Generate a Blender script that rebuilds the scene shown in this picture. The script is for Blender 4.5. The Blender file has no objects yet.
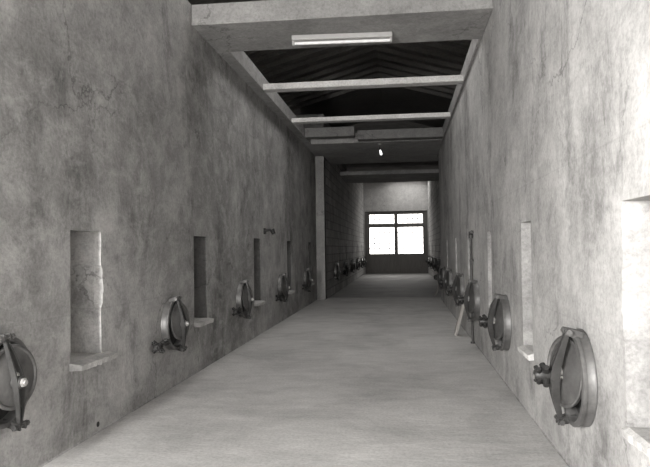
import bpy, bmesh, math, random
from mathutils import Vector, Matrix

random.seed(7)
sc = bpy.context.scene
COL = sc.collection
PI = math.pi

# ------------------------------------------------------------------ materials
def new_mat(name):
    m = bpy.data.materials.new(name)
    m.use_nodes = True
    nt = m.node_tree
    for n in list(nt.nodes):
        nt.nodes.remove(n)
    out = nt.nodes.new('ShaderNodeOutputMaterial')
    return m, nt, out

def N(nt, kind, **kw):
    n = nt.nodes.new(kind)
    for k, v in kw.items():
        if k in n.inputs.keys():
            n.inputs[k].default_value = v
        else:
            setattr(n, k, v)
    return n

def ramp(nt, src, stops):
    r = nt.nodes.new('ShaderNodeValToRGB')
    el = r.color_ramp.elements
    while len(el) < len(stops):
        el.new(0.5)
    for e, (p, c) in zip(el, stops):
        e.position = p
        e.color = (c, c, c, 1) if not isinstance(c, tuple) else (*c, 1)
    nt.links.new(src, r.inputs['Fac'])
    return r

def warm(v, k=0.02):
    return (v * (1 + k), v, v * (1 - 1.2 * k))

def concrete(name, lo, hi, patch=0.8, stain=0.6, streak=0.25, bump=0.25, rough=0.9, courses=0.0, big=0.55, crack=0.8):
    """mottled plaster: broad patches, trowel clouds, fine grain, vertical runs, dark specks"""
    m, nt, out = new_mat(name)
    L = nt.links
    tc = N(nt, 'ShaderNodeTexCoord')
    bs = N(nt, 'ShaderNodeBsdfPrincipled', Roughness=rough)
    bs.inputs['Specular IOR Level'].default_value = 0.25
    def noise(scale, detail=5, rough_=0.6, vec=None, dist=0.0):
        n = N(nt, 'ShaderNodeTexNoise', Scale=scale, Detail=detail, Roughness=rough_, Distortion=dist)
        L.new(vec if vec else tc.outputs['Object'], n.inputs['Vector'])
        return n.outputs['Fac']
    def mapped(sx, sy, sz, off=(0, 0, 0)):
        mp = N(nt, 'ShaderNodeMapping')
        mp.inputs['Scale'].default_value = (sx, sy, sz)
        mp.inputs['Location'].default_value = off
        L.new(tc.outputs['Object'], mp.inputs['Vector'])
        return mp.outputs['Vector']
    base = ramp(nt, noise(big, 10, 0.68, None, 0.15), [(0.32, warm(lo)), (0.66, warm(hi))])
    col = base.outputs['Color']
    def mult(col, fac_src, stops, amount):
        r = ramp(nt, fac_src, stops)
        mx = N(nt, 'ShaderNodeMix', data_type='RGBA', blend_type='MULTIPLY')
        mx.inputs[0].default_value = amount
        L.new(col, mx.inputs[6]); L.new(r.outputs['Color'], mx.inputs[7])
        return mx.outputs[2]
    col = mult(col, noise(1.7, 10, 0.72, None, 0.3), [(0.36, 0.60), (0.60, 1.0)], patch)
    col = mult(col, noise(1.6, 7, 0.75, mapped(1, 1, 0.6, (7, 3, 1)), 0.3), [(0.33, 0.45), (0.47, 1.0)], stain)
    col = mult(col, noise(6.0, 6, 0.7, mapped(1.4, 1.4, 0.16)), [(0.34, 0.6), (0.58, 1.0)], streak)
    col = mult(col, noise(38, 4, 0.7), [(0.36, 0.62), (0.56, 1.0)], 0.55)
    col = mult(col, noise(9, 8, 0.8, mapped(1, 0.7, 1.2, (2, 9, 4))), [(0.36, 0.62), (0.60, 1.0)], 0.30)
    # hairline cracks, only here and there
    wn = N(nt, 'ShaderNodeTexNoise', Scale=1.1, Detail=6, Roughness=0.65)
    L.new(tc.outputs['Object'], wn.inputs['Vector'])
    wv = N(nt, 'ShaderNodeVectorMath', operation='MULTIPLY_ADD')
    wv.inputs[1].default_value = (1.1, 1.1, 1.1)
    L.new(wn.outputs['Color'], wv.inputs[0]); L.new(tc.outputs['Object'], wv.inputs[2])
    vo = N(nt, 'ShaderNodeTexVoronoi', feature='DISTANCE_TO_EDGE', Scale=0.75)
    L.new(wv.outputs[0], vo.inputs['Vector'])
    ck = ramp(nt, vo.outputs['Distance'], [(0.002, 0.42), (0.011, 1.0)])
    msk = ramp(nt, noise(0.9, 3, 0.5, mapped(1, 1, 1, (3, 8, 2))), [(0.48, 0.0), (0.60, crack)])
    mk = N(nt, 'ShaderNodeMix', data_type='RGBA', blend_type='MULTIPLY')
    L.new(msk.outputs['Color'], mk.inputs[0])
    L.new(col, mk.inputs[6]); L.new(ck.outputs['Color'], mk.inputs[7])
    col = mk.outputs[2]
    # pale trowel clouds
    tw = ramp(nt, noise(4.2, 9, 0.78, mapped(1, 0.8, 1.3, (11, 2, 5)), 0.5), [(0.48, 0.0), (0.74, 0.42)])
    tx = N(nt, 'ShaderNodeMix', data_type='RGBA', blend_type='MIX')
    tx.inputs[7].default_value = (*warm(min(0.72, hi * 1.3)), 1)
    L.new(tw.outputs['Color'], tx.inputs[0]); L.new(col, tx.inputs[6])
    col = tx.outputs[2]
    # faint formwork joints
    jb = N(nt, 'ShaderNodeTexBrick', offset=0.37)
    for k_, v_ in (('Scale', 1.0), ('Mortar Size', 0.007), ('Mortar Smooth', 0.6), ('Brick Width', 2.7), ('Row Height', 0.92),
                   ('Color1', (0.9, 0.9, 0.9, 1)), ('Color2', (1, 1, 1, 1)), ('Mortar', (0.45, 0.45, 0.45, 1))):
        jb.inputs[k_].default_value = v_
    js = N(nt, 'ShaderNodeSeparateXYZ'); jc = N(nt, 'ShaderNodeCombineXYZ')
    L.new(tc.outputs['Object'], js.inputs[0])
    L.new(js.outputs['Y'], jc.inputs['X']); L.new(js.outputs['Z'], jc.inputs['Y'])
    L.new(jc.outputs[0], jb.inputs['Vector'])
    mj = N(nt, 'ShaderNodeMix', data_type='RGBA', blend_type='MULTIPLY')
    mj.inputs[0].default_value = 0.16
    L.new(col, mj.inputs[6]); L.new(jb.outputs['Color'], mj.inputs[7])
    col = mj.outputs[2]
    hgt = noise(24, 8, 0.65)
    if courses:
        # board marked pours, every board a slightly different tone
        br = N(nt, 'ShaderNodeTexBrick', offset=0.5)
        br.inputs['Scale'].default_value = 1.0
        br.inputs['Mortar Size'].default_value = 0.018
        br.inputs['Brick Width'].default_value = 0.62
        br.inputs['Row Height'].default_value = 0.24
        br.inputs['Color1'].default_value = (0.62, 0.62, 0.62, 1)
        br.inputs['Color2'].default_value = (1, 1, 1, 1)
        br.inputs['Mortar'].default_value = (0.32, 0.32, 0.32, 1)
        sep = N(nt, 'ShaderNodeSeparateXYZ'); cmb = N(nt, 'ShaderNodeCombineXYZ')
        L.new(tc.outputs['Object'], sep.inputs[0])
        L.new(sep.outputs['Y'], cmb.inputs['X']); L.new(sep.outputs['Z'], cmb.inputs['Y'])
        L.new(cmb.outputs[0], br.inputs['Vector'])
        mx = N(nt, 'ShaderNodeMix', data_type='RGBA', blend_type='MULTIPLY')
        mx.inputs[0].default_value = courses
        L.new(col, mx.inputs[6]); L.new(br.outputs['Color'], mx.inputs[7])
        col = mx.outputs[2]
    L.new(col, bs.inputs['Base Color'])
    b1 = N(nt, 'ShaderNodeBump', Strength=bump, Distance=0.02)
    L.new(hgt, b1.inputs['Height'])
    b2 = N(nt, 'ShaderNodeBump', Strength=bump * 1.2, Distance=0.06)
    L.new(noise(3.2, 6, 0.6, None, 0.2), b2.inputs['Height'])
    L.new(b1.outputs['Normal'], b2.inputs['Normal'])
    L.new(b2.outputs['Normal'], bs.inputs['Normal'])
    L.new(bs.outputs[0], out.inputs['Surface'])
    return m

def floor_mat(name='floor_concrete', k=1.0):
    m, nt, out = new_mat(name)
    L = nt.links
    tc = N(nt, 'ShaderNodeTexCoord')
    bs = N(nt, 'ShaderNodeBsdfPrincipled', Roughness=0.72)
    bs.inputs['Specular IOR Level'].default_value = 0.35
    def noise(scale, detail, r, s=(1, 1, 1), d=0.0):
        mp = N(nt, 'ShaderNodeMapping'); mp.inputs['Scale'].default_value = s
        L.new(tc.outputs['Object'], mp.inputs['Vector'])
        n = N(nt, 'ShaderNodeTexNoise', Scale=scale, Detail=detail, Roughness=r, Distortion=d)
        L.new(mp.outputs[0], n.inputs['Vector'])
        return n.outputs['Fac']
    base = ramp(nt, noise(0.7, 8, 0.65, (1, 0.7, 1), 0.5), [(0.3, warm(0.50 * k)), (0.7, warm(0.64 * k))])
    col = base.outputs['Color']
    for src, st, am in ((noise(5, 7, 0.7, (0.5, 1.5, 1)), [(0.35, 0.72), (0.6, 1.0)], 0.5),      # broom marks across
                        (noise(1.1, 9, 0.72, (0.8, 0.8, 1), 0.5), [(0.34, 0.55), (0.56, 1.0)], 0.6),  # traffic wear along
                        (noise(45, 4, 0.7), [(0.34, 0.66), (0.58, 1.0)], 0.7)):
        r = ramp(nt, src, st)
        mx = N(nt, 'ShaderNodeMix', data_type='RGBA', blend_type='MULTIPLY')
        mx.inputs[0].default_value = am
        L.new(col, mx.inputs[6]); L.new(r.outputs['Color'], mx.inputs[7])
        col = mx.outputs[2]
    L.new(col, bs.inputs['Base Color'])
    b = N(nt, 'ShaderNodeBump', Strength=0.3, Distance=0.02)
    L.new(noise(14, 8, 0.65, (0.6, 1.4, 1)), b.inputs['Height'])
    L.new(b.outputs[0], bs.inputs['Normal'])
    L.new(bs.outputs[0], out.inputs['Surface'])
    return m

def steel(name, v, rough=0.5, metal=0.35, spots=0.5):
    m, nt, out = new_mat(name)
    L = nt.links
    tc = N(nt, 'ShaderNodeTexCoord')
    bs = N(nt, 'ShaderNodeBsdfPrincipled', Roughness=rough, Metallic=metal)
    n = N(nt, 'ShaderNodeTexNoise', Scale=9.0, Detail=6, Roughness=0.7)
    L.new(tc.outputs['Object'], n.inputs['Vector'])
    r = ramp(nt, n.outputs['Fac'], [(0.3, warm(v * (1 - spots))), (0.65, warm(v))])
    L.new(r.outputs['Color'], bs.inputs['Base Color'])
    b = N(nt, 'ShaderNodeBump', Strength=0.12, Distance=0.004)
    n2 = N(nt, 'ShaderNodeTexNoise', Scale=40.0, Detail=4)
    L.new(tc.outputs['Object'], n2.inputs['Vector'])
    L.new(n2.outputs['Fac'], b.inputs['Height']); L.new(b.outputs[0], bs.inputs['Normal'])
    L.new(bs.outputs[0], out.inputs['Surface'])
    return m

def wood(name, lo, hi, scale=(14, 1.2, 14)):
    m, nt, out = new_mat(name)
    L = nt.links
    tc = N(nt, 'ShaderNodeTexCoord')
    mp = N(nt, 'ShaderNodeMapping'); mp.inputs['Scale'].default_value = scale
    L.new(tc.outputs['Object'], mp.inputs['Vector'])
    n = N(nt, 'ShaderNodeTexNoise', Scale=2.0, Detail=6, Roughness=0.65, Distortion=0.6)
    L.new(mp.outputs[0], n.inputs['Vector'])
    r = ramp(nt, n.outputs['Fac'], [(0.3, warm(lo, 0.06)), (0.7, warm(hi, 0.05))])
    bs = N(nt, 'ShaderNodeBsdfPrincipled', Roughness=0.75)
    L.new(r.outputs['Color'], bs.inputs['Base Color'])
    L.new(bs.outputs[0], out.inputs['Surface'])
    return m

def plain(name, v, rough=0.5, k=0.02):
    m, nt, out = new_mat(name)
    bs = N(nt, 'ShaderNodeBsdfPrincipled', Roughness=rough)
    tc = N(nt, 'ShaderNodeTexCoord')
    n = N(nt, 'ShaderNodeTexNoise', Scale=12.0, Detail=4)
    nt.links.new(tc.outputs['Object'], n.inputs['Vector'])
    r = ramp(nt, n.outputs['Fac'], [(0.3, warm(v * 0.88, k)), (0.7, warm(v, k))])
    nt.links.new(r.outputs['Color'], bs.inputs['Base Color'])
    nt.links.new(bs.outputs[0], out.inputs['Surface'])
    return m

def glow(name, strength, v=1.0):
    m, nt, out = new_mat(name)
    e = N(nt, 'ShaderNodeEmission', Color=(v, v * 0.985, v * 0.97, 1), Strength=strength)
    nt.links.new(e.outputs[0], out.inputs['Surface'])
    return m

def glass_mat():
    m, nt, out = new_mat('window_glass')
    tr = N(nt, 'ShaderNodeBsdfTransparent', Color=(0.95, 0.94, 0.93, 1))
    gl = N(nt, 'ShaderNodeBsdfGlossy', Roughness=0.05)
    fr = N(nt, 'ShaderNodeFresnel', IOR=1.45)
    mx = N(nt, 'ShaderNodeMixShader')
    nt.links.new(fr.outputs[0], mx.inputs[0])
    nt.links.new(tr.outputs[0], mx.inputs[1]); nt.links.new(gl.outputs[0], mx.inputs[2])
    nt.links.new(mx.outputs[0], out.inputs['Surface'])
    return m

M = dict(
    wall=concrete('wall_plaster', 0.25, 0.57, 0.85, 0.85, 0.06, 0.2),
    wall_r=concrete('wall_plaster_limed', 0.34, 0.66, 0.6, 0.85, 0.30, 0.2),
    wall_far=concrete('wall_board_marked', 0.52, 0.74, 0.7, 0.6, 0.5, 0.4, courses=0.65),
    niche_shade=concrete('shaded_niche_concrete', 0.12, 0.20, 0.6, 0.5, 0.3, 0.4),  # dark tone carries the shade inside the deeper left niches
    beam=concrete('beam_limed', 0.55, 0.68, 0.4, 0.3, 0.1, 0.2),
    lint=concrete('grey_beam', 0.15, 0.22, 0.4, 0.3, 0.1, 0.2),
    soffit=concrete('slab_concrete', 0.29, 0.40, 0.5, 0.3, 0.1, 0.2),
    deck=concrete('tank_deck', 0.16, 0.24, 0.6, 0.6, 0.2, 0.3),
    sill=concrete('sill_stone', 0.6, 0.78, 0.6, 0.4, 0.1, 0.3, big=2.0),
    strip=concrete('threshold_stone', 0.5, 0.62, 0.5, 0.3, 0.1, 0.2, big=2.0),
    pier=concrete('pier_plaster', 0.38, 0.46, 0.4, 0.3, 0.2, 0.15),
    gable=concrete('end_plaster', 0.44, 0.54, 0.4, 0.3, 0.2, 0.15),
    floor=floor_mat(), floor2=floor_mat('floor_dark', 0.6),  # second floor: same concrete, darker all over
    yard=concrete('yard_gravel', 0.30, 0.42, 0.6, 0.4, 0.0, 0.5),
    ring=steel('ring_steel', 0.17, 0.48, 0.4),
    lid=steel('lid_steel', 0.17, 0.40, 0.5),
    bar=steel('bar_iron', 0.09, 0.45, 0.45),
    knob=steel('knob_iron', 0.045, 0.5, 0.4),
    boss=steel('boss_bright', 0.62, 0.32, 0.7, 0.2),
    dark=steel('throat_dark', 0.035, 0.8, 0.1),
    iron=steel('black_iron', 0.03, 0.6, 0.2),
    doorwood=wood('door_wood', 0.09, 0.14, (12, 12, 1.2)),
    plank=wood('plank_wood', 0.26, 0.40, (10, 10, 1.5)),
    plank_dark=wood('plank_wood_dark', 0.14, 0.22, (10, 10, 1.5)),
    roof=wood('roof_boards', 0.10, 0.22, (1.0, 9, 9)),
    rafter=wood('rafter_wood', 0.10, 0.18),
    enamel=plain('white_enamel', 0.72, 0.35),
    tube=plain('frosted_tube', 0.92, 0.25, 0.005),
    cap=plain('tube_cap', 0.45, 0.4),
    bulb=glow('lit_bulb', 2.0),
    glass=glass_mat(),
)

# ------------------------------------------------------------------ mesh helpers
class MB:
    def __init__(self):
        self.bm = bmesh.new()
    def box(self, lo, hi, bevel=0.0, mat=None, seg=1):
        lo, hi = Vector(lo), Vector(hi)
        r = bmesh.ops.create_cube(self.bm, size=1.0)
        vs = r['verts']
        for v in vs:
            v.co = Vector([(lo[i] + hi[i]) / 2 + v.co[i] * (hi[i] - lo[i]) for i in range(3)])
        if bevel:
            es = list({e for v in vs for e in v.link_edges})
            rb = bmesh.ops.bevel(self.bm, geom=es, offset=bevel, segments=seg, affect='EDGES', profile=0.5)
            vs = list({v for f in rb['faces'] for v in f.verts} | {v for v in vs if v.is_valid})
        if mat is not None:
            for v in vs:
                v.co = mat @ v.co
        return vs
    def lathe(self, prof, seg=40, mat=None, close=False):
        """profile of (x along axis, r); revolved about local x"""
        rings = []
        for x, r in prof:
            if r < 1e-6:
                rings.append([self.bm.verts.new((x, 0, 0))])
            else:
                rings.append([self.bm.verts.new((x, r * math.cos(2 * PI * k / seg), r * math.sin(2 * PI * k / seg))) for k in range(seg)])
        pairs = list(zip(rings, rings[1:]))
        if close:
            pairs.append((rings[-1], rings[0]))
        for A, B in pairs:
            for k in range(seg):
                k2 = (k + 1) % seg
                q = [A[k % len(A)], A[k2 % len(A)], B[k2 % len(B)], B[k % len(B)]]
                q2 = []
                for v in q:
                    if v not in q2:
                        q2.append(v)
                if len(q2) >= 3:
                    self.bm.faces.new(q2)
        if mat is not None:
            for R in rings:
                for v in R:
                    v.co = mat @ v.co
        return self
    def tube(self, pts, r, seg=10, r_end=None, cap=True):
        pts = [Vector(p) for p in pts]
        n = len(pts)
        up = Vector((0, 0, 1))
        rings = []
        for i, p in enumerate(pts):
            t = (pts[min(i + 1, n - 1)] - pts[max(i - 1, 0)]).normalized()
            a = t.cross(up)
            if a.length < 0.05:
                a = t.cross(Vector((0, 1, 0)))
            a.normalize(); b = t.cross(a).normalized()
            rr = r if r_end is None else r + (r_end - r) * i / (n - 1)
            rings.append([self.bm.verts.new(p + a * rr * math.cos(2 * PI * k / seg) + b * rr * math.sin(2 * PI * k / seg)) for k in range(seg)])
        for A, B in zip(rings, rings[1:]):
            for k in range(seg):
                self.bm.faces.new([A[k], A[(k + 1) % seg], B[(k + 1) % seg], B[k]])
        if cap:
            self.bm.faces.new(rings[0]); self.bm.faces.new(rings[-1])
        return self
    def strap(self, pts, widths, thick, wdir):
        """flat bar through pts; widths along wdir, thickness across"""
        wdir = Vector(wdir).normalized()
        pts = [Vector(p) for p in pts]
        n = len(pts); rings = []
        for i, p in enumerate(pts):
            t = (pts[min(i + 1, n - 1)] - pts[max(i - 1, 0)]).normalized()
            nn = t.cross(wdir).normalized()
            w, h = widths[i] / 2, thick / 2
            rings.append([self.bm.verts.new(p + wdir * a * w + nn * b * h) for a, b in ((-1, -1), (1, -1), (1, 1), (-1, 1))])
        for A, B in zip(rings, rings[1:]):
            for k in range(4):
                self.bm.faces.new([A[k], A[(k + 1) % 4], B[(k + 1) % 4], B[k]])
        self.bm.faces.new(rings[0]); self.bm.faces.new(rings[-1])
        return self
    def build(self, name, mat, parent=None, smooth=False, loc=None):
        bmesh.ops.recalc_face_normals(self.bm, faces=self.bm.faces[:])
        me = bpy.data.meshes.new(name)
        self.bm.to_mesh(me); self.bm.free()
        me.materials.append(mat)
        if smooth:
            for p in me.polygons:
                p.use_smooth = True
            try:
                me.set_sharp_from_angle(angle=math.radians(38))
            except Exception:
                pass
        o = bpy.data.objects.new(name, me)
        COL.objects.link(o)
        if parent:
            o.parent = parent
        if loc:
            o.location = loc
        return o

def struct(o):
    o['kind'] = 'structure'
    return o
def tag(o, label, cat, group=None):
    o['label'] = label; o['category'] = cat
    if group:
        o['group'] = group
    return o
def empty(name, loc, rz=0.0):
    o = bpy.data.objects.new(name, None)
    o.empty_display_size = 0.1
    COL.objects.link(o)
    o.location = loc; o.rotation_euler = (0, 0, rz)
    return o
def copy_tree(o, parent=None):
    c = o.copy(); COL.objects.link(c); c.parent = parent
    for ch in [x for x in bpy.data.objects if x.parent == o]:
        copy_tree(ch, c)
    return c

# ------------------------------------------------------------------ dimensions (metres, floor at z = 0, camera above the origin)
XL, XR = -2.287, 0.991            # inner faces of the tank walls
XL2, XR2 = -2.06, 1.40            # inner faces beyond the jog
YJ = 17.0                         # the jog
YE = 34.6                         # end wall
YR0 = -3.0                        # where the roof over the corridor begins
ZS = 3.855                        # underside of the slabs
ZT = 4.09                         # top of the tank decks
Y0L, Y0R = -3.0, -3.0            # where the tank walls begin, behind and beside the camera

# ------------------------------------------------------------------ walls with slot niches
def niche_wall(name, mat, X, side, y0, y1, ztop, niches, thick, depth=0.36, inner=None, dim_from=5.0):
    """side = -1: the wall lies towards -X; niches = (ya, yb, za, zb, chip)"""
    mb = MB(); bm = mb.bm
    def quad(*ps):
        bm.faces.new([bm.verts.new(p) for p in ps])
    yc = y0
    XB = X + side * depth
    for (ya, yb, za, zb, chip) in niches:
        n = 30
        zs = [za + (zb - za) * k / n for k in range(n + 1)]
        rnd = random.Random(int(ya * 100))
        def jag(amp):
            v, o = 0.0, []
            for k in range(n + 1):
                v = 0.6 * v + rnd.uniform(-amp, amp)
                o.append(v)
            return o
        ja, jb = jag(0.0015), jag(0.002)
        # chipped plaster on the far edge
        if chip:
            for k in range(n + 1):
                t = k / n
                d = 0.026 * (0.43 < t < 0.72) + 0.014 * (0.50 < t < 0.60) + 0.008 * (0.85 < t < 0.95) + rnd.uniform(0, 0.004)
                jb[k] += d * chip
        A = [ya + v for v in ja]; B = [yb + v for v in jb]
        ym0, ym1 = ya - 0.08, yb + 0.12
        quad((X, yc, 0), (X, ym0, 0), (X, ym0, ztop), (X, yc, ztop))
        quad((X, ym0, 0), (X, ym1, 0), (X, ym1, za), (X, B[0], za), (X, A[0], za), (X, ym0, za))
        quad((X, ym0, zb), (X, A[-1], zb), (X, B[-1], zb), (X, ym1, zb), (X, ym1, ztop), (X, ym0, ztop))
        for k in range(n):
            quad((X, ym0, zs[k]), (X, A[k], zs[k]), (X, A[k + 1], zs[k + 1]), (X, ym0, zs[k + 1]))
            quad((X, B[k], zs[k]), (X, ym1, zs[k]), (X, ym1, zs[k + 1]), (X, B[k + 1], zs[k + 1]))
            quad((X, A[k], zs[k]), (X, A[k + 1], zs[k + 1]), (XB, ya, zs[k + 1]), (XB, ya, zs[k]))
            XM = X + side * 0.055                      # the plaster is only broken at the arris
            quad((X, B[k], zs[k]), (X, B[k + 1], zs[k + 1]), (XM, yb, zs[k + 1]), (XM, yb, zs[k]))
            quad((XM, yb, zs[k]), (XM, yb, zs[k + 1]), (XB, yb, zs[k + 1]), (XB, yb, zs[k]))
            quad((XB, ya, zs[k]), (XB, ya, zs[k + 1]), (XB, yb, zs[k + 1]), (XB, yb, zs[k]))
        quad((X, A[0], za), (X, B[0], za), (XM, yb, za), (XB, yb, za), (XB, ya, za))
        quad((X, A[-1], zb), (X, B[-1], zb), (XM, yb, zb), (XB, yb, zb), (XB, ya, zb))
        yc = ym1
    quad((X, yc, 0), (X, y1, 0), (X, y1, ztop), (X, yc, ztop))
    XO = X + side * thick
    quad((XO, y0, 0), (XO, y1, 0), (XO, y1, ztop), (XO, y0, ztop))
    for y in (y0, y1):
        quad((X, y, 0), (XO, y, 0), (XO, y, ztop), (X, y, ztop))
    for z in (0, ztop):
        quad((X, y0, z), (X, y1, z), (XO, y1, z), (XO, y0, z))
    bmesh.ops.remove_doubles(bm, verts=bm.verts[:], dist=0.0005)
    o = struct(mb.build(name, mat))
    if inner:  # darker colour in the recesses, painting in their shade
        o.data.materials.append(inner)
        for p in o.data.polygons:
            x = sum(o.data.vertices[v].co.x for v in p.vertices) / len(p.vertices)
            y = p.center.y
            if 0.02 < (x - X) * side < depth + 0.01 and y > dim_from:
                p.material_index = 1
    return o

def sill(parent, X, side, ya, yb, z, over_near, over_far, proud=0.10, thick=0.052):
    """sloped stone slab bedded in the bottom of a niche, its outer edge chipped"""
    mb = MB(); bm = mb.bm
    rnd = random.Random(int(ya * 77) + 3)
    n = 14
    top_o, bot_o, top_i, bot_i = [], [], [], []
    s = -side
    ys = [ya - over_near + (yb + over_far - ya + over_near) * k / n for k in range(n + 1)]
    for y in ys:
        xo = X + s * (proud + rnd.uniform(-0.010, 0.006))
        top_o.append(bm.verts.new((xo, y, z - 0.012 + rnd.uniform(-0.004, 0.003))))
        bot_o.append(bm.verts.new((xo - s * 0.008, y, z - thick + rnd.uniform(-0.004, 0.004))))
        top_i.append(bm.verts.new((X + s * 0.001, y, z)))
        bot_i.append(bm.verts.new((X + s * 0.001, y, z - thick)))
    for k in range(n):
        bm.faces.new((top_o[k], top_o[k + 1], top_i[k + 1], top_i[k]))
        bm.faces.new((bot_o[k], bot_o[k + 1], top_o[k + 1], top_o[k]))
        bm.faces.new((bot_i[k], bot_i[k + 1], bot_o[k + 1], bot_o[k]))
        bm.faces.new((top_i[k], top_i[k + 1], bot_i[k + 1], bot_i[k]))
    for k in (0, n):
        bm.faces.new((top_o[k], top_i[k], bot_i[k], bot_o[k]))
    # tongue running back into the niche
    a, b = (X + side * 0.355, X + s * 0.001)
    mb.box((min(a, b), ya + 0.015, z - thick), (max(a, b), yb - 0.015, z + 0.002))
    return mb.build('niche_sill', M['sill'], parent)

left_n = [(4.18, 4.63, 0.54, 1.508, 1.0), (6.82, 7.28, 0.52, 1.516, 0.5), (9.69, 10.13, 0.49, 1.535, 0.5),
          (12.56, 13.0, 0.47, 1.528, 0.3), (15.5, 15.94, 0.47, 1.53, 0.3)]
right_n = [(2.62, 3.03, 0.49, 1.55, 0.7), (5.10, 5.50, 0.48, 1.55, 0.6), (7.33, 7.64, 0.50, 1.53, 0.4),
           (9.52, 9.90, 0.52, 1.53, 0.4), (11.85, 12.2, 0.52, 1.53, 0.3), (14.2, 14.55, 0.52, 1.53, 0.3)]
wl = niche_wall('wall_left', M['wall'], XL, -1, Y0L, YJ, ZT, left_n, 0.9, inner=M['niche_shade'])
wr = niche_wall('wall_right', M['wall_r'], XR, 1, Y0R, YJ, ZT, right_n, 0.9, inner=M['wall'], dim_from=0.0)  # left wall's darker plaster dims these niche insides, as painted shade
far_ln = [(y, y + 0.42, 0.5, 1.55, 0.2) for y in (20.3, 23.4, 26.5, 29.6, 32.4)]
far_rn = [(y, y + 0.42, 0.5, 1.55, 0.2) for y in (21.2, 24.2, 27.2, 30.2, 33.0)]
wl2 = niche_wall('wall_left', M['wall_far'], XL2, -1, YJ, YE, 5.0, far_ln, 1.05)
wr2 = niche_wall('wall_right', M['wall_far'], XR2, 1, YJ, YE, 5.0, far_rn, 0.6)
# smooth plastered pier closing the end of the near left wall
mb = MB(); mb.box((XL - 0.4, YJ - 0.02, 0), (XL2, YJ + 0.32, ZS), 0.006)
struct(mb.build('trim_1', M['pier']))

for (ya, yb, za, zb, c) in left_n:
    sill(wl, XL, -1, ya, yb, za + 0.045, 0.02, 0.10 if ya < 5 else 0.04, proud=0.10 if ya < 5 else 0.08)
for (ya, yb, za, zb, c) in right_n[:4]:
    sill(wr, XR, 1, ya, yb, za + 0.045, 0.02, 0.01, proud=0.02 if ya < 3 else 0.05)

mb = MB(); mb.tube([(XL + 0.0005, 4.57, 0.062), (XL + 0.004, 4.57, 0.062)], 0.020, 14)
mb.build('drain_hole', M['dark'], wl)
# low mortar fillet where wall meets floor, irregular
def fillet(name, X, s, y0, y1):
    mb = MB(); bm = mb.bm
    rnd = random.Random(5)
    P = []
    y = y0
    while y <= y1:
        w = 0.005 + rnd.uniform(0, 0.006)
        P.append((bm.verts.new((X, y, 0.010)), bm.verts.new((X + s * w, y, 0.002)), bm.verts.new((X, y, 0.0))))
        y += 0.25
    for a, b in zip(P, P[1:]):
        bm.faces.new((a[0], b[0], b[1], a[1])); bm.faces.new((a[1], b[1], b[2], a[2])); bm.faces.new((a[0], b[0], b[2], a[2]))
    return struct(mb.build(name, M['wall']))
fillet('baseboard_left', XL, 1, Y0L, YJ - 0.3)
fillet('baseboard_right', XR, -1, Y0R, YJ - 0.3)

# ------------------------------------------------------------------ floor
mb = MB(); mb.box((-3.2, -3.4, -0.2), (2.6, 17.3, 0.0)); struct(mb.build('floor', M['floor']))
mb = MB(); mb.box((-3.2, 17.3, -0.2), (2.6, 17.62, 0.004), 0.003); struct(mb.build('trim_2', M['strip']))
mb = MB(); mb.box((-3.2, 17.62, -0.2), (2.6, YE + 0.6, -0.02)); struct(mb.build('floor', M['floor2']))
# yard outside, both ends
mb = MB(); mb.box((-30, -30, -0.3), (30, -3.4, -0.02)); struct(mb.build('ground', M['yard']))
mb = MB(); mb.box((-30, YE + 0.6, -0.3), (30, 70, -0.02)); struct(mb.build('ground', M['yard']))

# ------------------------------------------------------------------ ceiling: slabs, edge ledges, roof over the tanks
def slab(x0, x1, y0, y1, z0=ZS, z1=ZT, mat='soffit'):
    mb = MB(); mb.box((x0, y0, z0), (x1, y1, z1), 0.008)
    return struct(mb.build('ceiling', M[mat]))
slab(XL, XR, 6.80, 7.80)
slab(XL, XR, 15.0, 17.9)
slab(XL2, XR2, 17.9, 18.7)
slab(XL2, XR2, 21.6, 24.2, ZS, ZS + 0.13)
# ledges along both sides of the openings
mb = MB(); mb.box((XL, 7.80, ZS), (-2.12, 15.0, ZT), 0.006); struct(mb.build('trim_3', M['soffit']))
mb = MB(); mb.box((0.955, 7.80, ZS), (XR, 15.0, ZT), 0.006); struct(mb.build('trim_4', M['soffit']))
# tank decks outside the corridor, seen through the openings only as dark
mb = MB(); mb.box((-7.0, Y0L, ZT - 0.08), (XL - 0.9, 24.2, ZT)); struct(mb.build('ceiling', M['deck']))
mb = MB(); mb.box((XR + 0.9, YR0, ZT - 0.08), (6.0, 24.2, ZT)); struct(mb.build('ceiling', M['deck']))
# roof: boarded gable on rafters
def roof_plane(xa, za, xb, zb, y0, y1):
    mb = MB(); bm = mb.bm
    t = 0.08
    v = [bm.verts.new(p) for p in ((xa, y0, za), (xb, y0, zb), (xb, y1, zb), (xa, y1, za),
                                   (xa, y0, za + t), (xb, y0, zb + t), (xb, y1, zb + t), (xa, y1, za + t))]
    for f in ((0, 1, 2, 3), (4, 5, 6, 7), (0, 1, 5, 4), (2, 3, 7, 6), (1, 2, 6, 5), (0, 3, 7, 4)):
        bm.faces.new([v[i] for i in f])
    return struct(mb.build('ceiling', M['roof']))
SKY0, SKY1, SKX = 7.2, 12.0, 0.55           # unseen gap in the roof ridge, added to brighten the middle bays
zr = lambda x: 6.4 - abs(x + 0.6) * 0.281
for y0, y1, g in ((YR0, SKY0, 0.0), (SKY0, SKY1, SKX), (SKY1, 24.2, 0.0)):
    roof_plane(-7.0, zr(-7.0), -0.6 - g, zr(-0.6 - g), y0, y1)
    roof_plane(-0.6 + g, zr(-0.6 + g), 6.0, zr(6.0), y0, y1)
mb = MB(); mb.box((-7.1, YR0, ZT - 0.1), (-7.0, 24.2, 4.7)); struct(mb.build('wall_left', M['roof']))
mb = MB(); mb.box((6.0, YR0, ZT - 0.1), (6.1, 24.2, 4.7)); struct(mb.build('wall_right', M['roof']))
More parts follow.
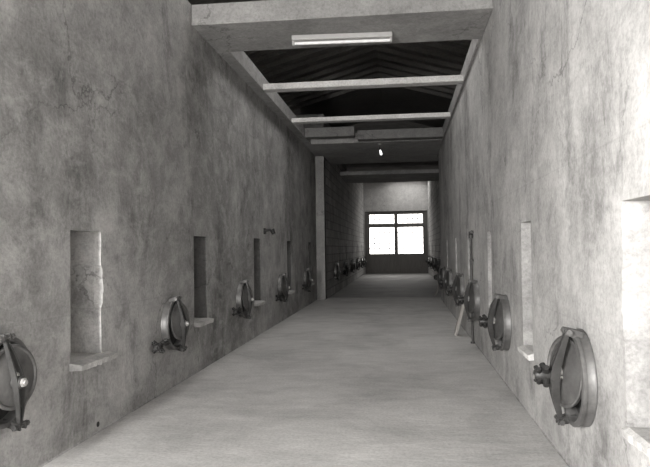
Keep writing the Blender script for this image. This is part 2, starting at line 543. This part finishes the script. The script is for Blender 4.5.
for y in (YR0 - 0.1, 24.2):                      # gables of the roof space; the far one added to keep far light out
    mb = MB(); bm = mb.bm
    zb = ZT if y > 10 else ZT - 0.1
    o_ = [(-7.1, zb), (6.1, zb), (6.1, 4.7), (-0.6, 6.5), (-7.1, 4.7)]
    f0 = [bm.verts.new((x, y, z)) for x, z in o_]; f1 = [bm.verts.new((x, y + 0.12, z)) for x, z in o_]
    bm.faces.new(f0); bm.faces.new(f1[::-1])
    for k in range(5):
        bm.faces.new((f0[k], f0[(k + 1) % 5], f1[(k + 1) % 5], f1[k]))
    struct(mb.build('wall_back' if y > 10 else 'wall_front', M['roof'] if y > 10 else M['soffit']))
mb = MB()
for k in range(12):
    y = 12.1 + k * 0.62
    for sx in (-1, 1):
        mb.strap([(-0.6, y, 6.36), (-0.6 + sx * 6.3, y, 6.36 - 6.3 * 0.281)], [0.07, 0.07], 0.14, (0, 1, 0))
struct(mb.build('ceiling', M['rafter']))

# bays over the far part: raised ceiling with a roof light near the end wall
ZF = 5.0
mb = MB()
mb.box((XL2 - 0.3, 24.2, ZF), (XR2 + 0.3, 32.4, ZF + 0.2))
mb.box((XL2 - 0.3, 32.4, ZF), (-0.5, 34.2, ZF + 0.2))
mb.box((1.1, 32.4, ZF), (XR2 + 0.3, 34.2, ZF + 0.2))
mb.box((XL2 - 0.3, 34.2, ZF), (XR2 + 0.3, YE + 0.5, ZF + 0.2))
struct(mb.build('ceiling', M['gable']))

# ------------------------------------------------------------------ narrow beams spanning the roof opening
def beam_low(x0, x1, y, depth, z0, z1, label, mat='soffit'):
    mb = MB(); mb.box((x0, y, z0), (x1, y + depth, z1), 0.006)
    return tag(mb.build('ceiling_joist', M[mat]), label, 'beam', 'beams across the ceiling opening')
beam_low(-2.17, 0.975, 9.73, 0.20, ZS, ZS + 0.095, 'narrow pale concrete beam across the ceiling opening, first one beyond the tube light', 'beam')
beam_low(-2.17, 0.975, 12.34, 0.20, ZS, ZS + 0.085, 'narrow pale concrete beam across the ceiling opening, second one beyond the tube light', 'beam')
beam_low(-2.12, -1.02, 14.05, 0.30, ZS, ZS + 0.21, 'short deep grey beam filling the left part of the ceiling opening, beyond the narrow beams', 'lint')
beam_low(-0.98, 0.955, 14.55, 0.30, ZS, ZS + 0.21, 'long deep grey beam filling the right part of the ceiling opening, beyond the narrow beams', 'lint')

# ------------------------------------------------------------------ end wall and glazed double door
DX0, DX1, DZ = -2.0, 1.36, 3.36
mb = MB()
mb.box((XL2 - 0.4, YE, -0.02), (DX0, YE + 0.35, ZF))
mb.box((DX1, YE, -0.02), (XR2 + 0.4, YE + 0.35, ZF))
mb.box((DX0, YE, DZ), (DX1, YE + 0.35, ZF))
struct(mb.build('wall_back', M['gable']))
door = struct(empty('door_1', ((DX0 + DX1) / 2, YE + 0.1, -0.02)))
def dpart(name, mat, boxes, parent=door, bevel=0.006):
    m_ = MB()
    for lo, hi in boxes:
        m_.box((lo[0], lo[1], lo[2]), (hi[0], hi[1], hi[2]), bevel)
    o = m_.build(name, mat, parent)
    return o
W = DX1 - DX0; h = W / 2
zb0, zb1, zt0, zt1 = 1.08, 2.50, 2.72, 3.20       # lower panes, upper panes
px = [(-h + 0.25, -0.10), (0.10, h - 0.25)]
dpart('door_frame', M['doorwood'], [((-h, -0.03, 0), (-h + 0.12, 0.09, DZ + 0.02)), ((h - 0.12, -0.03, 0), (h, 0.09, DZ + 0.02)), ((-0.035, -0.03, 0.0), (0.035, 0.07, zt1 + 0.07)),
                                    ((-h + 0.12, -0.03, zt1 + 0.06), (h - 0.12, 0.09, DZ + 0.02)), ((-h + 0.12, -0.03, zb1 + 0.02), (h - 0.12, 0.09, zt0 - 0.02))])
for (a, b), sx in zip(px, (-1, 1)):
    lo_x, hi_x = (-h + 0.06, 0.0) if sx < 0 else (0.0, h - 0.06)
    leaf = dpart('door_leaf', M['doorwood'], [((lo_x, 0, 0.0), (a, 0.06, zb1 + 0.03)), ((b, 0, 0.0), (hi_x, 0.06, zb1 + 0.03)),
                                              ((a, 0, 0.0), (b, 0.06, zb0)), ((a, 0, zb1), (b, 0.06, zb1 + 0.03)),
                                              ((a + 0.06, -0.015, 0.12), (b - 0.06, 0.0, zb0 - 0.12))])
    bars = []
    for k in range(1, 5):
        x = a + (b - a) * k / 5; bars.append(((x - 0.011, 0.018, zb0), (x + 0.011, 0.034, zb1)))
    for k in range(1, 5):                      # square plates where the bars cross
        for q in range(1, 5):
            x, z = a + (b - a) * k / 5, zb0 + (zb1 - zb0) * q / 5
            bars.append(((x - 0.042, 0.014, z - 0.042), (x + 0.042, 0.019, z + 0.042)))
    for k in range(1, 5):
        z = zb0 + (zb1 - zb0) * k / 5; bars.append(((a, 0.020, z - 0.011), (b, 0.036, z + 0.011)))
    dpart('glazing_bars', M['cap'], bars, leaf, 0)
    dpart('pane', M['glass'], [((a, 0.024, zb0), (b, 0.030, zb1))], leaf, 0)
    fan = dpart('transom_frame', M['doorwood'], [((lo_x, 0, zt0 - 0.03), (a, 0.06, zt1 + 0.08)), ((b, 0, zt0 - 0.03), (hi_x, 0.06, zt1 + 0.08)),
                                                 ((a, 0, zt0 - 0.03), (b, 0.06, zt0)), ((a, 0, zt1), (b, 0.06, zt1 + 0.08))])
    bars = []
    for k in range(1, 5):
        x = a + (b - a) * k / 5; bars.append(((x - 0.011, 0.018, zt0), (x + 0.011, 0.034, zt1)))
    for k in range(1, 5):
        x, z = a + (b - a) * k / 5, (zt0 + zt1) / 2
        bars.append(((x - 0.042, 0.014, z - 0.042), (x + 0.042, 0.019, z + 0.042)))
    z = (zt0 + zt1) / 2; bars.append(((a, 0.020, z - 0.011), (b, 0.036, z + 0.011)))
    dpart('glazing_bars', M['cap'], bars, fan, 0)
    dpart('pane', M['glass'], [((a, 0.024, zt0), (b, 0.030, zt1))], fan, 0)

# ------------------------------------------------------------------ tank hatches
# local frame: +x out of the wall, +y along it, +z up; origin on the wall at the ring's centre
def make_hatch(far, arm, RO=0.264, D=0.075, lidturn=14):
    """far = +1 if the far end of the corridor is local +y, else -1; arm: star knob on a swing bolt beside the ring"""
    root = empty('tank_hatch', (0, 0, 0))
    RI = RO - 0.026
    mb = MB()
    mb.lathe([(0.003, RO + 0.004), (0.012, RO + 0.004), (0.018, RO), (D - 0.024, RO - 0.003), (D - 0.022, RO + 0.006), (D - 0.004, RO + 0.006),
              (D, RO), (D, RI + 0.004), (D - 0.006, RI), (0.003, RI)], 56, close=True)
    ring = mb.build('hatch_ring', M['ring'], root, True)
    mb = MB(); mb.lathe([(0.004, 0), (0.004, RI - 0.001), (0.010, RI - 0.001), (0.010, 0)], 48)
    mb.build('throat', M['dark'], ring, True)  # dark disc: the shade inside the ring is in its colour
    # lid: dished plate with a rolled rim, hung askew so its far side stands proud of the ring
    T = Matrix.Translation((D + 0.014, 0.026 * far, 0.024)) @ Matrix.Rotation(math.radians(lidturn) * -far, 4, 'Z') @ Matrix.Rotation(math.radians(-4), 4, 'Y')
    R = RI - 0.040
    prof = [(-0.012, 0), (-0.012, R - 0.01), (-0.006, R), (0.010, R + 0.002), (0.016, R - 0.004), (0.017, R - 0.014), (0.008, R - 0.022)]
    for k in range(1, 9):
        r = (R - 0.028) * (1 - k / 8)
        prof.append((0.006 + 0.026 * (1 - (r / (R - 0.028)) ** 2), r))
    mb = MB(); mb.lathe(prof, 56, T)
    lid = mb.build('lid', M['lid'], root, True)
    mb = MB(); mb.lathe([(0.028, 0.030), (0.050, 0.026), (0.054, 0.020), (0.054, 0)], 20, T)
    mb.build('boss', M['boss'], lid, True)
    tilt = (0.26 if arm else 0.36) * far                          # the bar leans: its foot lies further down the corridor
    P = lambda x, s, w=0.0: Vector((x, s * math.sin(tilt) * -1 + w * math.cos(tilt), s * math.cos(tilt)))
    XB = D + 0.030                             # height of the bar's ends above the wall
    for s in (1, -1):                          # lugs at the head and foot of the ring
        mb = MB()
        for w in (-0.028, 0.028):
            a = P(D * 0.4, s * (RO - 0.004), w); b = P(XB + 0.02, s * (RO + 0.026), w)
            mb.strap([a, (a + b) / 2, b], [0.046, 0.048, 0.036], 0.013, (P(0, 1) - P(0, 0)))
        e0, e1 = P(XB + 0.006, s * (RO + 0.020), -0.056), P(XB + 0.006, s * (RO + 0.020), 0.056)
        mb.tube([e0, e1], 0.010, 10)
        for e, q in ((e0, -1), (e1, 1)):
            d = (e1 - e0).normalized() * q
            mb.tube([e - d * 0.004, e + d * 0.014], 0.017, 6)
        mb.build('lug', M['bar'] if s < 0 else M['ring'], root, True)
    rise = 0.055 if not arm else 0.040         # the bar: two cheeks bowed out over the lid
    mb = MB()
    n = 14
    for w in (-1, 1):
        pts, wd = [], []
        for k in range(n + 1):
            t = -1 + 2 * k / n
            bow = 1 - abs(t) ** 1.5
            pts.append(P(XB + rise * bow, t * (RO + 0.016), w * (0.008 + 0.026 * bow)))
            wd.append(0.022 + 0.030 * bow if not arm else 0.018 + 0.016 * bow)
        mb.strap(pts, wd, 0.010, (1, 0, 0))
    xc = XB + rise
    mb.lathe([(xc - 0.028, 0.018), (xc - 0.028, 0.036), (xc + 0.022, 0.036), (xc + 0.022, 0.018)], 20, close=True)
    mb.build('clamp_bar', M['bar'], root, True)
    if not arm:                                # screw and its star knob
        mb = MB(); mb.tube([(D + 0.04, 0, 0), (xc + 0.108, 0, 0)], 0.014, 12)
        mb.build('clamp_screw', M['boss'], root, True)
        KT = Matrix.Translation((xc + 0.022, 0, 0.01))
    else:
        k0 = Vector((0.055, -far * (RO - 0.01), -0.135)); kd = Vector((0.05, -far * 1.0, -0.02)).normalized()
        mb = MB(); mb.tube([k0 - kd * 0.02, k0 + kd * 0.32], 0.014, 12)
        for s in (-1, 1):
            mb.strap([k0 + Vector((0, far * 0.03, s * 0.022)), k0 + Vector((0, -far * 0.05, s * 0.022))], [0.05, 0.04], 0.012, (1, 0, 0))
        mb.build('swing_bolt', M['bar'], root, True)
        mb = MB(); mb.tube([(D + 0.04, 0, 0), (xc + 0.045, 0, 0)], 0.015, 12); mb.tube([(xc + 0.02, 0, 0), (xc + 0.036, 0, 0)], 0.026, 6)
        mb.build('clamp_screw', M['boss'], root, True)
        KT = Matrix.Translation(k0 + kd * 0.21) @ kd.to_track_quat('X', 'Z').to_matrix().to_4x4()
    mb = MB()
    mb.lathe([(0.0, 0.0), (0.0, 0.034), (0.03, 0.038), (0.075, 0.034), (0.085, 0.026), (0.085, 0.0)], 20, KT)
    for k in range(4):
        a = PI / 4 + k * PI / 2
        u = Vector((0, math.cos(a), math.sin(a)))
        mb.tube([KT @ (Vector((0.022, 0, 0)) + u * 0.02), KT @ (Vector((0.030, 0, 0)) + u * 0.072)], 0.020, 10, 0.017)
        mb.tube([KT @ (Vector((0.060, 0, 0)) + u * 0.02), KT @ (Vector((0.068, 0, 0)) + u * 0.056)], 0.015, 10, 0.013)
    mb.build('star_knob', M['knob'], root, True)
    return root

def place_hatches(proto, X, rz, spots, group):
    for i, (y, z, spin, label) in enumerate(spots):
        o = proto if i == 0 else copy_tree(proto)
        o.location = (X, y, z)
        o.rotation_euler = (spin, 0, 0) if rz == 0 else (-spin, 0, rz)
        tag(o, label, 'hatch', group)

left_spots = [
    (3.355, 0.628, 0.0, 'round steel tank hatch on the left wall, nearest the camera, cut by the picture edge'),
    (6.08, 0.635, 0.03, 'round steel tank hatch on the left wall, between the two nearest wall niches'),
    (8.84, 0.655, -0.03, 'round dark steel tank hatch on the left wall, between the second and third niches'),
    (11.78, 0.64, 0.04, 'round dark steel tank hatch on the left wall, just before the fourth niche'),
    (14.85, 0.63, -0.02, 'round dark steel tank hatch on the left wall, last one before the pale pier'),
]
place_hatches(make_hatch(1, True, 0.248, 0.075, 9), XL, 0, left_spots, 'tank hatches along the near left wall')
right_spots = [
    (3.72, 0.618, 0.0, 'large round steel tank hatch on the right wall, nearest the camera'),
    (6.34, 0.620, 0.03, 'round steel tank hatch on the right wall, between the two tall pale niches'),
    (8.72, 0.640, -0.03, 'dark round tank hatch on the right wall, just before the dark vertical pipe'),
    (10.75, 0.65, 0.03, 'dark round tank hatch on the right wall, next one beyond the dark vertical pipe'),
    (13.2, 0.64, -0.02, 'small distant tank hatch on the right wall, second one beyond the dark vertical pipe'),
    (15.3, 0.64, 0.02, 'small distant tank hatch on the right wall, last before the wall steps back'),
]
place_hatches(make_hatch(-1, False), XR, PI, right_spots, 'tank hatches along the near right wall')
ords = ['first', 'second', 'third', 'fourth', 'fifth', 'sixth']
place_hatches(make_hatch(1, True, 0.248, 0.075, 9), XL2, 0,
              [(y, 0.66, 0.02 * (-1) ** i, 'tiny dark tank hatch on the far left wall, %s beyond the pale pier' % ords[i])
               for i, y in enumerate((19.4, 22.5, 25.6, 28.7, 31.6, 33.7))], 'tank hatches along the far left wall')
place_hatches(make_hatch(-1, False), XR2, PI,
              [(y, 0.66, 0.02 * (-1) ** i, 'tiny dark tank hatch on the far right wall, %s counting from the glazed door' % ords[i])
               for i, y in enumerate((32.4, 29.6, 26.6, 23.6, 20.4))], 'tank hatches along the far right wall')

# ------------------------------------------------------------------ tube light under the first slab
fx = empty('ceiling_light', (-0.66, 7.36, ZS), 0.05)
mb = MB(); mb.box((-0.585, -0.055, -0.062), (0.585, 0.055, -0.004), 0.008, seg=2); mb.build('casing', M['cap'], fx)
mb = MB(); mb.tube([(-0.555, 0, -0.088), (0.555, 0, -0.088)], 0.019, 16); mb.build('tube', M['tube'], fx, True)
for s in (-1, 1):
    mb = MB(); mb.box((s * 0.57 - 0.014, -0.028, -0.112), (s * 0.57 + 0.014, 0.028, -0.058), 0.004); mb.build('end_cap', M['cap'], fx)
tag(fx, 'long white fluorescent tube fixture fixed under the first concrete ceiling slab', 'light fixture')

# bare bulb hanging on its flex under the second slab
bp = empty('pendant_bulb', (-0.50, 15.25, ZS))
mb = MB(); mb.lathe([(0, 0), (0, 0.04), (-0.02, 0.035), (-0.03, 0.008), (-0.03, 0)], 16, Matrix.Rotation(-PI / 2, 4, 'Y')); mb.build('ceiling_rose', M['cap'], bp, True)
mb = MB(); mb.tube([(0, 0, -0.02), (0.003, 0, -0.06), (0.0, 0, -0.10)], 0.004, 6); mb.build('flex', M['iron'], bp, True)
d = Vector((0.22, 0, -0.97)).normalized()
T = Matrix.Translation((0, 0, -0.095)) @ Matrix.Scale(0.8, 4) @ d.to_track_quat('X', 'Z').to_matrix().to_4x4()
mb = MB(); mb.lathe([(0, 0), (0, 0.018), (0.05, 0.022), (0.07, 0.022), (0.07, 0)], 16, T); mb.build('socket', M['iron'], bp, True)
mb = MB(); mb.lathe([(0.06, 0), (0.06, 0.016), (0.10, 0.024), (0.16, 0.034), (0.20, 0.034), (0.225, 0.022), (0.235, 0)], 18, T); mb.build('bulb', M['bulb'], bp, True)
tag(bp, 'small lit bulb hanging under the dim middle slab of the ceiling', 'lamp')

# ------------------------------------------------------------------ small iron things on the walls
wb = empty('iron_bracket', (XL, 10.45, 1.665))
mb = MB(); mb.box((0.001, -0.06, -0.05), (0.02, 0.06, 0.05), 0.006); mb.build('back_plate', M['iron'], wb)
mb = MB(); mb.tube([(0.015, 0, 0.01), (0.10, 0, 0.02), (0.15, 0.02, -0.01)], 0.022, 10); mb.tube([(0.13, 0.01, 0.03), (0.16, 0.02, -0.05)], 0.040, 12, 0.032)
mb.build('arm', M['iron'], wb, True)
tag(wb, 'small dark iron bracket high on the left wall above the third niche', 'bracket')

pp = empty('vertical_pipe', (XR, 9.16, 0.0))
mb = MB(); mb.tube([(-0.032, 0, 0.02), (-0.032, 0, 1.52)], 0.016, 12); mb.build('pipe', M['bar'], pp, True)
mb = MB(); mb.tube([(-0.032, 0, 1.48), (-0.032, 0, 1.57)], 0.029, 12); mb.tube([(-0.032, 0, 1.54), (-0.032, -0.14, 1.56)], 0.026, 10); mb.build('valve_head', M['bar'], pp, True)
mb = MB(); mb.tube([(-0.032, 0, 0.0), (-0.032, 0, 0.025)], 0.030, 14); mb.build('foot', M['bar'], pp, True)
for z in (0.5, 1.15):
    mb = MB(); mb.box((-0.052, -0.02, z), (-0.001, 0.02, z + 0.03), 0.004); mb.build('clip', M['bar'], pp)
tag(pp, 'thin dark vertical pipe standing against the right wall in front of a leaning plank', 'pipe')

# ------------------------------------------------------------------ planks leaning on the right side
def plank(foot, top, w, t, mat, label, group=None):
    foot, top = Vector(foot), Vector(top)
    d = top - foot; L = d.length; d.normalize()
    wy = Vector((0, 1, 0)); wy = (wy - d * wy.dot(d)).normalized()
    nx = d.cross(wy).normalized()
    mb = MB(); mb.box((-w / 2, -t / 2, 0), (w / 2, t / 2, L), 0.004)
    o = mb.build('leaning_plank', mat)
    R = Matrix((wy, nx, d)).transposed().to_4x4()
    R.translation = foot
    o.matrix_world = R
    return tag(o, label, 'plank', group)
plank((0.795, 10.05, 0.012), (0.945, 9.90, 0.62), 0.16, 0.045, M['plank'], 'pale wooden plank leaning on the right wall just beyond the dark vertical pipe', 'planks leaning on the right wall')
plank((0.92, 18.6, -0.012), (1.20, 18.4, 0.74), 0.20, 0.05, M['plank_dark'], 'distant plank leaning at the right where the wall steps back', 'planks leaning on the right wall')

# ------------------------------------------------------------------ camera
R_ = None
yaw, pitch, roll, fpx = 0.1203, 0.0246, -0.0136, 637.64
fw = Vector((-math.sin(yaw) * math.cos(pitch), math.cos(yaw) * math.cos(pitch), math.sin(pitch)))
rt = Vector((math.cos(yaw), math.sin(yaw), 0)); up = rt.cross(fw)
c, s = math.cos(roll), math.sin(roll)
r2 = c * rt + s * up; u2 = -s * rt + c * up
cam = bpy.data.cameras.new('camera')
co = bpy.data.objects.new('camera', cam); COL.objects.link(co)
mw = Matrix((r2, u2, -fw)).transposed().to_4x4(); mw.translation = (0, 0, 1.35)
co.matrix_world = mw
cam.sensor_fit = 'HORIZONTAL'; cam.sensor_width = 36.0; cam.lens = fpx / 650 * 36.0
cam.clip_start = 0.05; cam.clip_end = 300
sc.camera = co

# ------------------------------------------------------------------ daylight and the added lamp
w = bpy.data.worlds.new('overcast_sky'); sc.world = w; w.use_nodes = True
bg = w.node_tree.nodes['Background']
bg.inputs['Color'].default_value = (1.0, 0.985, 0.965, 1)
bg.inputs["Strength"].default_value = 6.0
def portal(name, loc, direction, sx, sy):
    l = bpy.data.lights.new(name, 'AREA'); l.shape = 'RECTANGLE'; l.size = sx; l.size_y = sy
    l.cycles.is_portal = True
    o = bpy.data.objects.new(name, l); COL.objects.link(o)
    o.location = loc; o.rotation_euler = Vector(direction).to_track_quat('-Z', 'Y').to_euler()
    return o
# added area lamp, unseen behind the camera, in place of daylight from the entrance
l = bpy.data.lights.new('added_key_lamp', 'AREA'); l.shape = 'RECTANGLE'; l.size = 0.20; l.size_y = 1.2
l.energy = 740; l.color = (1.0, 0.985, 0.965)
o = bpy.data.objects.new('added_key_lamp', l); COL.objects.link(o)
o.location = (-2.19, -1.15, 1.9)
o.rotation_euler = Vector((0.7, 1, -0.3)).to_track_quat('-Z', 'Z').to_euler()
portal('door_portal', ((DX0 + DX1) / 2, YE + 0.3, 2.1), (0, -1, 0), 3.2, 2.4)
portal('ridge_portal', (-0.6, (SKY0 + SKY1) / 2, 6.5), (0, 0, -1), 2 * SKX, SKY1 - SKY0)  # portal of the added ridge gap
portal('rooflight_portal', (0.3, 33.3, ZF + 0.22), (0, 0, -1), 1.6, 1.8)

sc.view_settings.view_transform = 'Standard'
sc.view_settings.look = 'None'
sc.view_settings.exposure = 0.2
sc.view_settings.gamma = 1.0
sc.view_settings.use_curve_mapping = False
